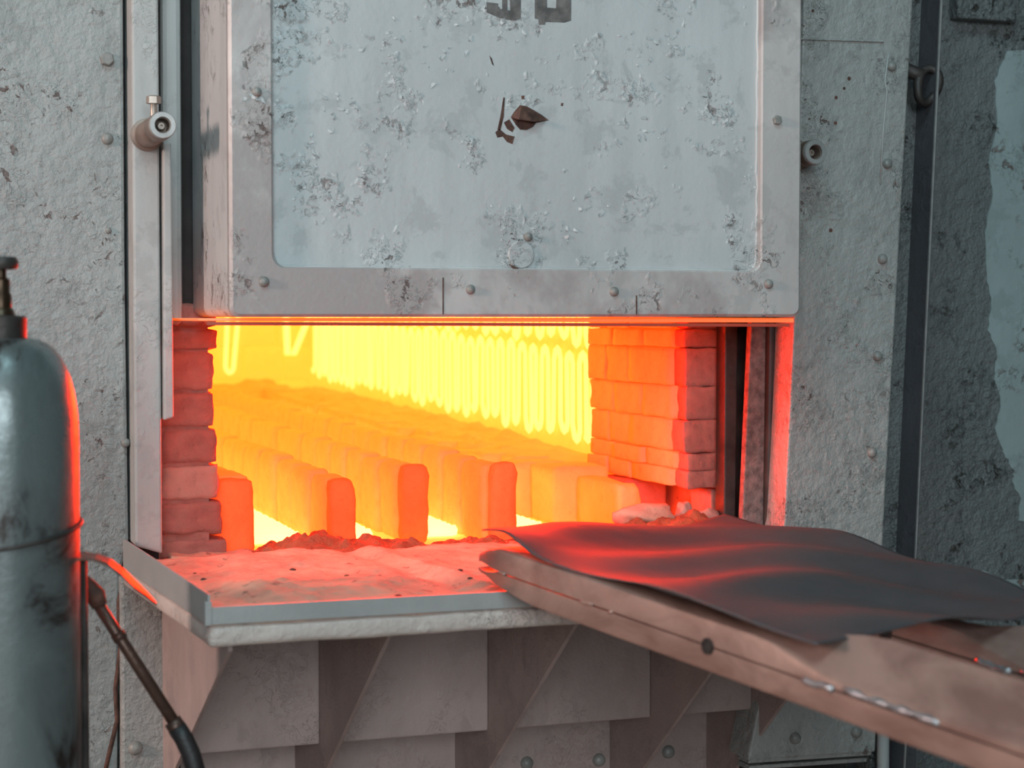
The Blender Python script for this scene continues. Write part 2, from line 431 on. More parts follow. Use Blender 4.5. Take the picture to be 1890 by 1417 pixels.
# left jamb: one stack of rough bricks
jl = root('wall_jamb_left', 'worn stack of red firebricks on the left of the mouth', kind='structure')
YJ = .05
lc = [(560, 606, 320, 402), (606, 648, 322, 403), (648, 722, 318, 396), (722, 791, 306, 397), (791, 858, 305, 402), (858, 925, 305, 406), (925, 992, 303, 411), (992, 1034, 300, 420)]
for k, (y0, y1, x0, x1) in enumerate(lc):
    a = W(x0, y1, YJ); b = W(x1, y0, YJ)
    m = 'firebrick_pale' if k == 5 else 'firebrick'
    x0w = a[0]-.04 if k < 4 else a[0]-.006
    for d, (ya, yb) in enumerate([(0, .125), (.128, .25), (.253, .37)]):
        brick((x0w+b[0])/2 - (.012*d), YJ+(ya+yb)/2+.002, (a[2]+b[2])/2, b[0]-x0w, yb-ya, b[2]-a[2]-.001, m if d == 0 else 'jamb', jl, .002, .008, rough=.0045 if d == 0 else 0)
box('mortar_core', .484, .574, YJ+.008, YJ+.36, 1.0, 1.46, 'firebrick', jl)
# right jamb: courses three bricks deep, glowing on the inside
jr = root('wall_jamb_right', 'glowing orange brick jamb on the right of the mouth', kind='structure')
rc = [(560, 607), (607, 642), (642, 713), (713, 775), (775, 836), (836, 868), (868, 902)]
XJ0 = 1.508
for k, (y0, y1) in enumerate(rc):
    za = W(1300, y1, YJ)[2]; zb = W(1300, y0, YJ)[2]
    cut = [0, .045, .20, .36, .50] if k % 2 else [0, .06, .27, .39, .50]
    for d in range(4):
        ya, yb = cut[d], cut[d+1]
        m = ('firebrick' if d == 0 else 'jamb')
        x0 = XJ0 + (.0 if d else .006) + random.uniform(-.004, .006)
        x1 = 1.605 if d == 0 else 1.66
        brick((x0+x1)/2, YJ+(ya+yb)/2, (za+zb)/2, x1-x0, yb-ya+.001, zb-za+.0005, m, jr, .0015, .005, rough=.003)
zlow = W(1300, 902, YJ)[2]
brick(1.592, YJ+.06, (zlow+1.0)/2, .03, .10, zlow-1.0-.004, 'firebrick', jr, .003, .006)
brick(1.545, YJ+.34, (zlow+1.0)/2, .10, .16, zlow-1.0-.004, 'firebrick', jr, .003, .01)
brick(1.625, YJ+.2, (zlow+1.0)/2, .03, .32, zlow-1.0-.004, 'firebrick', jr, .003, .006)

# ================================================================== CHAMBER THINGS
def wavy(y): return .012*math.sin(y*2.3) + .006*math.sin(y*6.1+1)
def brick_row(x0, x1, y0, y1, zt0, zt1, pitch, label, first=True):
    t = thing('brick_row', label, 'brick row', 'rows of firebricks on the hearth')
    y = y0; k = 0
    while y < y1:
        L = pitch*random.uniform(.9, 1.1) if k else .055
        f = (y-y0)/(y1-y0); zt = zt0 + (zt1-zt0)*f + random.uniform(-.004, .004)
        zb = .998
        cx = (x0+x1)/2 + random.uniform(-.003, .003)
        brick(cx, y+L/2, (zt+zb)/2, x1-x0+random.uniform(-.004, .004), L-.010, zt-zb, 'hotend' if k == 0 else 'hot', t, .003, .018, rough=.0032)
        y += L; k += 1
    return t
def xat(px, py, Y): return W(px, py, Y)[0]
brick_row(.575, xat(472, 975, .10), .09, 3.3, 1.148, 1.15, .155, 'leftmost short-looking row of glowing firebricks, beside the left brick stack')
brick_row(xat(610, 990, .10), xat(664, 990, .1), .09, 3.3, 1.142, 1.165, .15, 'glowing row of firebricks with the leftmost large red end face')
brick_row(xat(741, 975, .22), xat(792, 975, .22), .20, 3.3, 1.152, 1.175, .15, 'glowing row of firebricks with the smaller red end, second from left')
brick_row(xat(906, 970, .10), xat(955, 970, .1), .09, 3.3, 1.160, 1.195, .15, 'tallest row of firebricks with red end face, right of centre')
# bench of blocks along the right wall
bn = thing('brick_bench', 'long ledge of glowing blocks under the heating elements on the right', 'ledge')
y = .56; k = 0
while y < 3.6:
    L = random.uniform(.10, .15); f = (y-.56)/3.0
    zt = 1.120 + .06*f + random.uniform(-.006, .006)
    x0 = 1.335 + .03*f + (.045 if k in (1, 4, 7) else 0) + random.uniform(-.006, .006)
    brick((x0+1.47)/2, y+L/2, (.998+zt)/2, 1.47-x0, L-.003, zt-.998, 'hot', bn, .003, .012, rough=.004)
    brick((1.473+XR-.01)/2, y+L/2, (.998+zt)/2-.01, XR-.01-1.473, L-.003, zt-.998-.02, 'hot', bn, .003, .008)
    y += L; k += 1
for x0, x1, y0, y1, z1 in [(1.37, 1.50, .40, .555, 1.125), (1.415, 1.465, .15, .395, 1.108)]:
    brick((x0+x1)/2, (y0+y1)/2, (.998+z1)/2, x1-x0, y1-y0, z1-.998, 'hot', bn, .003, .012, rough=.004)
# crumbled debris on the ledge
def heap(name, x0, x1, y0, y1, zf, nx, ny, mat, label, cat, parent=None, kind='stuff', left=None):
    bm = bmesh.new(); g = []
    for j in range(ny+1):
        r = []
        for i in range(nx+1):
            u = i/nx; v = j/ny; yy = y0+(y1-y0)*v; xs0 = left(yy) if left else x0; x = xs0+(x1-xs0)*u
            r.append(bm.verts.new((x, yy, zf(x, yy, u, v))))
        g.append(r)
    for j in range(ny):
        for i in range(nx): bm.faces.new((g[j][i], g[j][i+1], g[j+1][i+1], g[j+1][i]))
    # skirt so that the heap is a closed body
    base = min(v.co.z for v in bm.verts) - .006
    ring = [g[0][i] for i in range(nx+1)] + [g[j][nx] for j in range(1, ny+1)] + [g[ny][i] for i in range(nx-1, -1, -1)] + [g[j][0] for j in range(ny-1, 0, -1)]
    low = [bm.verts.new((v.co.x, v.co.y, base)) for v in ring]; n = len(ring)
    for i in range(n): bm.faces.new((ring[i], low[i], low[(i+1) % n], ring[(i+1) % n]))
    bm.faces.new(low[::-1])
    o = from_bm(name, bm, mat, parent, True)
    return tag(o, label, cat, kind=kind)
def crumb(x, y, u, v):
    e = min(1, 5*min(u, 1-u))*min(1, 8*min(v, 1-v))
    return 1.098 + .062*(y-.5)/3.1 + .016*e + .022*e*max(0, fbm(x, y, 12, 5, 3)) + .012*u
heap('hearth_debris', 1.375, XR-.012, .58, 3.6, crumb, 30, 200, 'hot', 'crumbled glowing debris lying on the ledge under the elements', 'debris')
def backpile(x, y, u, v):
    e = min(1, 4*min(u, 1-u))*min(1, 2.5*v)
    return 1.07 + .11*e + .03*e*fbm(x, y, 8, 5, 8)
heap('hearth_debris', 1.0, XR-.002, 3.25, YB, backpile, 60, 50, 'hot', 'glowing heap of crumbled lining against the back wall', 'debris')

# heating elements: hanging meander ribbons
def meander(y0, y1, x, zt, zb, pitch, r, seed, axis='y', xf=0):
    rnd = random.Random(seed); pts = []
    n = int(abs(y1-y0)/pitch); s = 1 if y1 > y0 else -1
    for i in range(n):
        f = i/n; y = y0 + s*pitch*i
        top = zt(f) + rnd.uniform(-.006, .006); bot = zb(f) + rnd.uniform(-.014, .010)
        lean = rnd.uniform(-.008, .008)*(2.6 if rnd.random() < .12 else 1)
        dx = rnd.uniform(-.004, .004)
        hp = pitch/2
        a = (y, top); b = (y+lean, bot)
        seq = [(a[0], a[1]), (a[0]+lean*.3, a[1]*.7+b[1]*.3), (a[0]+lean*.7, a[1]*.3+b[1]*.7), (b[0], b[1]+hp)]
        if i % 2: seq = seq[::-1]
        # U-bend towards the next pass
        if i % 2 == 0: bend = [(b[0]+s*hp*.35, bot+hp*.25), (b[0]+s*hp, bot), (b[0]+s*hp*1.65, bot+hp*.25)]
        else: bend = [(y+s*hp*.35, top+hp*.75), (y+s*hp, top+hp), (y+s*hp*1.65, top+hp*.75)]
        for p in seq + bend: pts.append((x+dx, p[0], p[1]) if axis == 'y' else (p[0], x+dx, p[1]))
    return pts
def element(pts, r, label, group='heating elements'):
    o = tube('heating_element', pts, r, 'element', None, 8)
    xc = sum(p[0] for p in pts)/len(pts)
    for v in o.data.vertices: v.co.x = xc + (v.co.x-xc)*.3
    return tag(o, label, 'heating element', group)
lin = lambda a, b: (lambda f: a+(b-a)*f)
element(meander(.60, 3.66, XR-.016, lin(1.325, 1.43), lin(1.150, 1.225), .043, .0165, 1), .0122, 'lower curtain of looped glowing yellow heating elements on the right wall')
element(meander(.60, 3.66, XR-.016, lin(1.62, 1.66), lin(1.382, 1.47), .043, .0165, 2), .0122, 'upper curtain of looped heating elements, just below the raised door')
element(meander(.60, 3.60, XL+.032, lin(1.36, 1.42), lin(1.150, 1.20), .046, .0165, 3), .0165, 'lower curtain of heating elements on the left wall behind the brick stack')
element(meander(.60, 3.60, XL+.032, lin(1.64, 1.66), lin(1.44, 1.48), .046, .0165, 4), .0165, 'upper curtain of heating elements on the left wall behind the brick stack')
# loose hanging loops on the back wall
def loop(px, w, ytop, ybot, lean, label):
    a = W(px, ytop, YB-.03); b = W(px+lean, ybot, YB-.03); ww = w/FP*4.2
    pts = [(a[0]-ww, a[1], a[2])]
    for k in range(13):
        t = math.pi*k/12
        pts.append((b[0]-ww*.8*math.cos(t), b[1], b[2]+.03-.03*math.sin(t)))
    pts.append((a[0]+ww*1.4, a[1], a[2]))
    o = tube('element_loop', pts, .0075, 'element', None, 8)
    tag(o, label, 'heating element', 'loose element loops on the back wall')
loop(432, 16, 520, 688, -8, 'long thin glowing element loop hanging on the back wall next to the left bricks')
for k, (xa, xb) in enumerate([(526, 531), (604, 541)]):
    a = W(xa, 500, YB-.04); b = W(xb, 655, YB-.04)
    o = prism('element_ribbon', [(a[0]-.014, a[1]-.01*k, a[2]), (a[0]+.014, a[1]-.01*k, a[2]), (b[0]+.011, b[1]-.01*k, b[2]), (b[0]-.011, b[1]-.01*k, b[2])], (0, .008, 0), 'element', None, .002)
    tag(o, ['flat glowing element ribbon hanging straight in the back corner', 'flat glowing element ribbon slanting in the back corner'][k], 'heating element', 'element ribbons in the back corner')
# glowing strips on the hearth between the rows
fr = [(.30, .56, 'left of the leftmost brick row'), (.70, .79, 'between the first two brick rows'), (.885, .935, 'left of the row with the smaller red end'), (1.02, 1.115, 'left of the tallest brick row'), (1.195, 1.30, 'between the tallest row and the ledge')]
for x0, x1, s in fr:
    pts = []; yy = .30; k = 0
    while yy < 3.2:
        pts += [(x0, yy, 1.012), (x1, yy, 1.012)] if k % 2 == 0 else [(x1, yy, 1.012), (x0, yy, 1.012)]
        yy += .034; k += 1
    o = tube('floor_heating_element', pts, .012, 'floorel', None, 6)
    tag(o, 'white-hot heating coil on the hearth ' + s, 'heating element', 'hearth heating coils')

# rubble sill in front of the rows
def sill(x, y, u, v):
    e = math.sin(math.pi*min(1, max(0, v)))**.8 * min(1, 14*min(u, 1-u)+.15)
    hgt = .020 + .018*fbm(x, y, 7, 5, 1.3) + .016*max(0, math.sin((x-.62)*9)) + (.016 if x > 1.2 else 0)*min(1, (x-1.2)*5 if x > 1.2 else 0)
    return 1.002 + e*(hgt + .016*fbm(x, y, 26, 4, 5))
heap('rubble_sill', .545, 1.60, -.115, .13, sill, 260, 60, 'rubble', 'crumbly red rubble heaped across the sill of the furnace mouth', 'rubble')
# loose lumps on the right of the sill
for k, (px, py, s, m, lb) in enumerate([(1195, 940, (.11, .06, .030), 'sand', 'pale smooth lump of ash lying on the rubble at the right jamb'), (1262, 940, (.03, .035, .035), 'firebrick_pale', 'small ragged brick chunk beside the gap under the right jamb'), (1305, 948, (.05, .04, .03), 'firebrick_pale', 'pinkish brick chunk in the right corner of the mouth')]):
    p = W(px, py, .03)
    bm = bmesh.new(); bmesh.ops.create_icosphere(bm, subdivisions=3, radius=.5)
    for v in bm.verts:
        n = 1 + .35*noise.noise(v.co*3 + Vector((k*5, 0, 0)))
        v.co = Vector((v.co.x*s[0]*n*1.2, v.co.y*s[1]*n*1.2, v.co.z*s[2]*n*1.6))
    o = from_bm('ash_lump' if k == 0 else 'brick_chunk', bm, m, None, True); o.location = (p[0], .03, max(p[2]-.012, 1.025))
    tag(o, lb, 'lump' if k == 0 else 'brick chunk')

# ================================================================== SHELF
sh = thing('furnace_shelf', 'grey steel charging shelf with ribs below the furnace mouth', 'shelf')
ZS = 1.016; ZSB = .984; YF = -.685
bm = bmesh.new()
out = [(.405, -.055), (.442, YF), (1.605, YF), (1.605, -.02), (.47, -.02)]
a = [bm.verts.new((x, y_, ZSB)) for x, y_ in out]; b = [bm.verts.new((x, y_, ZS)) for x, y_ in out]
bm.faces.new(a[::-1]); bm.faces.new(b)
for i in range(5): bm.faces.new((a[i], a[(i+1) % 5], b[(i+1) % 5], b[i]))
bmesh.ops.recalc_face_normals(bm, faces=bm.faces); bevel(bm, .009, 3)
bmesh.ops.subdivide_edges(bm, edges=[e for e in bm.edges if e.calc_length() > .4], cuts=30, use_grid_fill=True)
for v in bm.verts:
    if v.co.y < YF+.03: v.co.z += .0025*noise.noise(Vector((v.co.x*14, 0, v.co.z*40))); v.co.y += .002*noise.noise(Vector((v.co.x*20, 3, v.co.z*60)))
from_bm('shelf_plate', bm, 'shelf', sh, True).modifiers.new('edges', 'EDGE_SPLIT').split_angle = math.radians(40)
ZL, ZLF = 1.060, 1.042
prism('side_lip', [(.405, -.062, ZS), (.405, -.062, ZL+.006), (.4405, YF-.001, ZL), (.4405, YF-.001, ZS)], (.004, 0, 0), 'galv', sh, .001)
box('front_lip', .442, 1.605, YF-.002, YF+.004, ZS+.0005, ZLF, 'galv', sh, .001)
box('lip_corner', .436, .446, YF-.004, YF+.006, ZS, ZLF+.008, 'galv', sh, .001)
box('side_lip', 1.60, 1.605, YF+.01, -.14, ZS, ZLF, 'galv', sh, .001)
# ribs (triangular gussets) under the shelf
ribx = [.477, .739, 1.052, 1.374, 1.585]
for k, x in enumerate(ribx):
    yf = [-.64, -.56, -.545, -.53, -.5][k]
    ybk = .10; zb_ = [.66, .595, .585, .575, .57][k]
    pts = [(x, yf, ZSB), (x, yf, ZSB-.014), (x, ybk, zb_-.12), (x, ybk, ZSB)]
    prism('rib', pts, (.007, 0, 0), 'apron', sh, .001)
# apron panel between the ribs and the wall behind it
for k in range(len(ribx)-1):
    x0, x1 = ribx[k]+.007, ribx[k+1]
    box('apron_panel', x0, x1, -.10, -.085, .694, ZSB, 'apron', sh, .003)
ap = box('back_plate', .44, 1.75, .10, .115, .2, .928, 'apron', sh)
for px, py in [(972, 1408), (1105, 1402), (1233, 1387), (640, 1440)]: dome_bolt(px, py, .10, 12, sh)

# sand on the shelf
def sandz(x, y, u, v):
    z = 1.030 + .009*fbm(x, y, 6, 4, 2.2)
    # long mound behind the front lip
    d = (y+.50 - .04*math.sin(x*7))/.095
    z += .019*math.exp(-d*d)*min(1, max(0, (x-.47)/.08))*max(0.15, min(1, (.83-x)/.10))
    d2 = (y+.27+.05*math.sin(x*5+1))/.05
    z += .009*math.exp(-d2*d2)*max(0, math.sin((x-.45)*8))
    # groove left by the fork, running to the mouth
    gx = .80 + (y+.10)*(-.10)
    g = math.exp(-((x-gx)/.022)**2); z -= .006*g
    z += .006*math.exp(-((x-gx-.045)/.018)**2)
    z += .0016*fbm(x, y, 40, 3, 1)
    e = min(1, max(0, (y-YF-.004)/.03)); z = (ZLF-.004)*(1-e) + z*e
    return z
heap('sand_layer', .428, 1.598, YF+.005, -.06, sandz, 320, 170, 'sand', 'pale pinkish sand spread over the shelf in front of the mouth', 'sand', left=lambda y: .4105+.0345*(-.062-y)/.62)
heap('sand_layer', .50, 1.60, -.062, .06, lambda x, y, u, v: 1.018+.006*fbm(x, y, 8, 4, 4)+.004*fbm(x, y, 30, 3, 4), 160, 24, 'sand', 'strip of sand at the foot of the brick stacks', 'sand')
# small dark clinker bits on the sand
for k, (px, py) in enumerate([(640, 1062), (655, 1053), (420, 1105), (540, 1038), (700, 1060), (735, 1092), (848, 1045), (868, 1058), (360, 1040), (375, 1052)]):
    p = Wz(px, py, 1.045); r = random.uniform(.0022, .0045)
    bm = bmesh.new(); bmesh.ops.create_icosphere(bm, subdivisions=1, radius=r)
    for v in bm.verts: v.co *= random.uniform(.7, 1.3)
    o = from_bm('clinker', bm, 'rust'); o.location = (p[0], p[1], sandz(p[0], p[1], 0, 0)+r*.05); o.scale = (1.5, 1.2, .7)
    tag(o, 'tiny dark clinker bit lying on the pale sand', 'clinker', 'clinker bits on the sand')

# ================================================================== DOOR
dr = thing('furnace_door', 'large raised grey furnace door with peeling paint above the glowing mouth', 'door')
XD0, XD1 = .547, 1.577; YD, YDB = -.30, .05; ZD = W(950, 585, YD)[2]; ZT = 2.35
# body: sides and bottom, with rounded lower corners
def round_poly(x0, x1, z0, z1, r, n=6):
    pts = [(x0, z1)]
    for k in range(n+1):
        a = math.pi + (math.pi/2)*k/n; pts.append((x0+r+r*math.cos(a), z0+r+r*math.sin(a)))
    for k in range(n+1):
        a = 1.5*math.pi + (math.pi/2)*k/n; pts.append((x1-r+r*math.cos(a), z0+r+r*math.sin(a)))
    pts.append((x1, z1)); return pts
o_ = round_poly(XD0, XD1, ZD, ZT, .016)
bm = bmesh.new()
f0 = [bm.verts.new((x, YD+.016, z)) for x, z in o_]; f1 = [bm.verts.new((x, YDB, z)) for x, z in o_]
n = len(o_)
bm.faces.new(f0); bm.faces.new(f1[::-1])
for i in range(n): bm.faces.new((f0[i], f1[i], f1[(i+1) % n], f0[(i+1) % n]))
from_bm('door_body', bm, 'door', dr)
# raised border frame around the recessed panel
pa = W(505, 492, YD); pb = W(1404, 498, YD)
i_ = round_poly(pa[0], pb[0], pa[2], ZT, .022)
bm = bmesh.new(); rings = []
oo = round_poly(XD0, XD1, ZD, ZT, .016)
oo2 = round_poly(XD0+.005, XD1-.005, ZD+.005, ZT, .013)
ii2 = round_poly(pa[0]-.003, pb[0]+.003, pa[2]-.003, ZT, .024)
for pts, yy in ((oo, YD+.018), (oo, YD+.005), (oo2, YD), (ii2, YD), (i_, YD+.003), (i_, YD+.018)):
    rings.append([bm.verts.new((x, yy, z)) for x, z in pts])
for A, B in zip(rings, rings[1:]):
    for i in range(n-1): bm.faces.new((A[i], A[i+1], B[i+1], B[i]))
from_bm('door_frame', bm, 'rail', dr)
# weld bead where the panel meets the frame
def bead(p, r, amp, name='weld_bead'):
    q = []
    for A, B in zip(p, p[1:]):
        A = Vector(A); B = Vector(B); m = max(2, int((B-A).length/.006))
        for k in range(m):
            c = A.lerp(B, k/m); w_ = noise.noise(c*55)*amp
            q.append(c + Vector((w_, 0, w_*.6)))
    return tube(name, q, r, 'door', dr, 6)
YPN = YD+.0165
bead([(x, YPN, z) for x, z in i_[1:]], .0032, .0025)
# bolts on the frame, split lines, peephole disc, hole
for x, y, r in [(474, 170, 9), (487, 520, 10), (868, 534, 9), (1133, 538, 9), (1418, 524, 9), (1433, 222, 9)]:
    dome_bolt(x, y, YD, r, dr, hexa=(x == 1433))
for x, y0, y1 in [(818, 512, 580), (1175, 545, 580)]:
    plate('split_line', [(x-1.2, y0), (x+1.2, y0), (x+1.2, y1), (x-1.2, y1)], YD-.0006, .002, 'rust', dr)
p = W(961, 470, YPN)
ds = lathe('peephole_cover', [(.0235, -.002), (.0235, .003), (.022, .0045), (0, .005)], p, (0, -1, 0), 'door', dr, 28)
dome_bolt(975, 437, YPN-.003, 8, dr)
pts = [W(a, b, YPN-.0055) for a, b in [(940, 487), (958, 496), (974, 498), (966, 502), (950, 498)]]
prism('bent_edge', pts, (0, .003, 0), 'rust', dr)
# torn rusty hole with a folded flap
hp = [(943, 216), (950, 205), (960, 194), (972, 196), (985, 203), (1000, 212), (1013, 222), (1000, 224), (990, 226), (984, 234), (972, 240), (960, 239), (952, 230)]
prism('rust_hole', [W(a, b, YPN-.0012) for a, b in hp], (0, .003, 0), 'rust', dr)
bm = bmesh.new()
fl = [bm.verts.new(W(a, b, y_)) for a, b, y_ in [(944, 216, YPN-.002), (962, 195, YPN-.003), (1008, 222, YPN-.003), (986, 224, YPN-.016), (958, 220, YPN-.014)]]
bm.faces.new(fl)
f_ = from_bm('torn_flap', bm, 'rust', dr); f_.modifiers.new('s', 'SOLIDIFY').thickness = .0015
for pts_ in ([(929, 180), (932, 180), (930, 215), (924, 240), (918, 240), (924, 212)], [(914, 244), (922, 238), (934, 248), (950, 252), (946, 266), (936, 262), (928, 252), (918, 254)], [(930, 226), (940, 220), (950, 236), (946, 244), (936, 238)],
             [(903, 102), (908, 108), (912, 122), (908, 118)], [(962, 177), (968, 176), (968, 183), (963, 183)], [(1036, 190), (1040, 190), (1039, 196), (1035, 195)]):
    prism('rust_patch', [W(a, b, YPN-.0008) for a, b in pts_], (0, .0015, 0), 'rust', dr)
# stencilled characters at the top, only their feet in the picture
def sx(q): return [(860+a/7.875, b/7.875) for a, b in q]
for q in ([(300, 30), (470, 50), (470, 130), (525, 130), (525, -700), (605, -700), (605, 150), (640, 150), (640, -700), (800, -700), (800, 270), (720, 300), (620, 290), (480, 260), (300, 180)],
          [(1000, -700), (1175, -700), (1180, 110), (1310, 120), (1325, -700), (1535, -700), (1530, 300), (1430, 330), (1160, 320), (1150, 360), (1060, 360), (1050, 280), (1000, 270)]):
    prism('stencil_character', [W(a, b, YPN-.0007) for a, b in sx(q)], (0, .0015, 0), 'stencil', dr)
# lining that hangs below the frame and glows
ZLN = W(900, 600, -.2)[2]
prism('door_lining', [(.50, -.26, ZD-.002), (1.585, -.26, ZD-.002), (1.585, -.26, ZLN+.004), (.505, -.26, ZLN+.008)], (0, .28, 0), 'doorhot', dr, .002)
prism('lining_rim', [(.515, -.262, ZLN+.007), (1.575, -.262, ZLN+.002), (1.575, -.262, ZLN-.0035), (.52, -.262, ZLN+.001)], (0, .02, 0), 'doorrim', dr, .001)

# loose flakes of paint standing off the door
def flake_mesh(s):
    bm = bmesh.new(); k = random.randint(4, 6); vs = []
    for i in range(k):
        a = 2*math.pi*i/k + random.uniform(-.4, .4); r = s*random.uniform(.5, 1.1)
        vs.append(bm.verts.new((r*math.cos(a)*.6, -abs(r*math.sin(a))*.12*random.uniform(0, 1.5) - .0004, r*math.sin(a))))
    bm.faces.new(vs); me = bpy.data.meshes.new('paint_flake'); bm.to_mesh(me); bm.free(); me.materials.append(M['door']); return me
fm = [flake_mesh(.009) for _ in range(8)]
zones = [(740, 90, 40, 45), (620, 205, 14, 40), (655, 200, 12, 30), (575, 270, 16, 55), (1200, 130, 25, 70), (1215, 80, 60, 30), (1190, 160, 50, 18), (920, 60, 70, 28), (1200, 240, 70, 25), (1330, 220, 30, 35), (1385, 330, 14, 30), (960, 400, 60, 22), (1080, 380, 60, 25), (1040, 425, 40, 20), (470, 180, 16, 14), (830, 130, 30, 50)]
for (cx, cy, rx, ry) in zones:
    for _ in range(9):
        px, py = random.gauss(cx, rx*.55), random.gauss(cy, ry*.55)
        p = W(px, py, YPN-.0006 if 512 < px < 1396 else YD-.0006)
        o = bpy.data.objects.new('paint_flake', random.choice(fm)); COL.objects.link(o); o.parent = dr
        o.location = p; s = random.uniform(.3, 1.0); o.scale = (s, s, s)
        o.rotation_euler = (random.uniform(-.25, .05), random.uniform(-1.5, 1.5), random.uniform(-.2, .2))

# ================================================================== GUIDE ROLLERS
def roller(p, L, r, label, screw=True):
    t = thing('guide_roller', label, 'roller', 'guide rollers beside the door', loc=p)
    lathe('roller_body', [(r*1.25, 0), (r*1.25, .006), (r, .008), (r, L*.62), (r*.9, L*.64), (r*.9, L*.70), (r, L*.72), (r, L*.98), (r*.94, L), (r*.52, L), (r*.50, L-.03), (0, L-.03)], (0, 0, 0), (0, -1, 0), 'rollerdark', t, 32)
    lathe('end_ring', [(r*.56, L-.002), (r*.98, L-.002), (r*.98, L+.004), (r*.92, L+.006), (r*.60, L+.006), (r*.56, L+.004)], (0, 0, 0), (0, -1, 0), 'steelbright', t, 32, cap=False)
    lathe('pin', [(r*.30, L-.032), (r*.30, L-.012), (r*.24, L-.010), (r*.10, L-.010), (r*.09, L-.016), (0, L-.016)], (0, 0, 0), (0, -1, 0), 'rollersteel', t, 20)
    if screw:
        s = lathe('set_screw', [(.006, r*.8), (.006, r*2.0), (.0058, r*2.02)], (0, -L*.45, 0), (0, 0, 1), 'rollersteel', t, 10)
        lathe('screw_head', [(.0125, r*2.0), (.0125, r*2.0+.011), (.010, r*2.0+.013), (0, r*2.0+.013)], (0, -L*.45, 0), (0, 0, 1), 'rollersteel', s, 6, False)
    return t
pr_ = W(272, 249, YP); roller((pr_[0], YP+.002, pr_[2]), .17, .0225, 'brown guide roller with a set screw on the left post')
pq = W(1468, 287, YR); roller((pq[0], YR+.002, pq[2]), .075, .0235, 'dark guide roller peeping out right of the door', False)

# hook and lug behind the right casing
p = W(1712, 158, -.085)
hk = thing('lifting_eye', 'dark rusty lifting eye on the bar behind the right casing', 'hook', loc=(p[0], -.085, p[2]))
pts = [(.022*math.cos(a)*.9+.014*math.sin(a), -.004*math.sin(2*a), .032*math.sin(a)-.012*math.cos(a)) for a in [2*math.pi*k/24 for k in range(25)]]
tube('eye_ring', pts, .009, 'darkiron', hk, 8)
tube('shank', [(-.045, .04, .045), (-.03, .02, .03), (-.012, 0,   .018)], .014, 'darkiron', hk, 8)
# lower right: pipe and dark upright
pp = W(1630, 1380, -.06)
tag(lathe('vertical_pipe', [(.0125, 0), (.0125, .82)], (pp[0], -.06, 0), (0, 0, 1), 'post', None, 16), 'grey vertical pipe below the fork at the lower right', 'pipe')
pp = W(1665, 1380, -.04)
tag(box('steel_upright', pp[0]-.03, pp[0]+.028, -.05, .04, 0, .95, 'darkpost', None, .003), 'dark steel upright behind the vertical pipe', 'upright')

# ================================================================== FORK AND SHEET
TIP = Vector((.895, -.70, 1.071)); DIR = Vector((.2, -.74, -.062)); DU = DIR.normalized()
PERP = Vector((.965, .26, 0)).normalized(); UPF = PERP.cross(DU).normalized()
if UPF.z < 0: UPF = -UPF
fk = thing('charging_fork', 'two-pronged brown steel charging fork reaching in from the lower right', 'fork')
def sweep(name, secs, mat, parent, smooth=False):
    bm = bmesh.new(); rings = [[bm.verts.new(p) for p in s] for s in secs]; n = len(secs[0])
    for A, B in zip(rings, rings[1:]):
        for i in range(n): bm.faces.new((A[i], A[(i+1) % n], B[(i+1) % n], B[i]))
    bm.faces.new(rings[0][::-1]); bm.faces.new(rings[-1])
    o = from_bm(name, bm, mat, parent, smooth)
    if smooth: o.modifiers.new('edges', 'EDGE_SPLIT').split_angle = math.radians(32)
    return o
def half(z0, z1, w, r=.007):
    """closed section (lateral, vertical) of one channel half with rounded outer corners"""
    up = z1 > 0
    pts = []
    if up:
        pts = [(-w, z0), (-w, z1-r), (-w+r*.3, z1-r*.3), (-w+r, z1), (w-r, z1), (w-r*.3, z1-r*.3), (w, z1-r), (w, z0)]
    else:
        pts = [(w, z1), (w, z0+r), (w-r*.3, z0+r*.3), (w-r, z0), (-w+r, z0), (-w+r*.3, z0+r*.3), (-w, z0+r), (-w, z1)]
    return pts
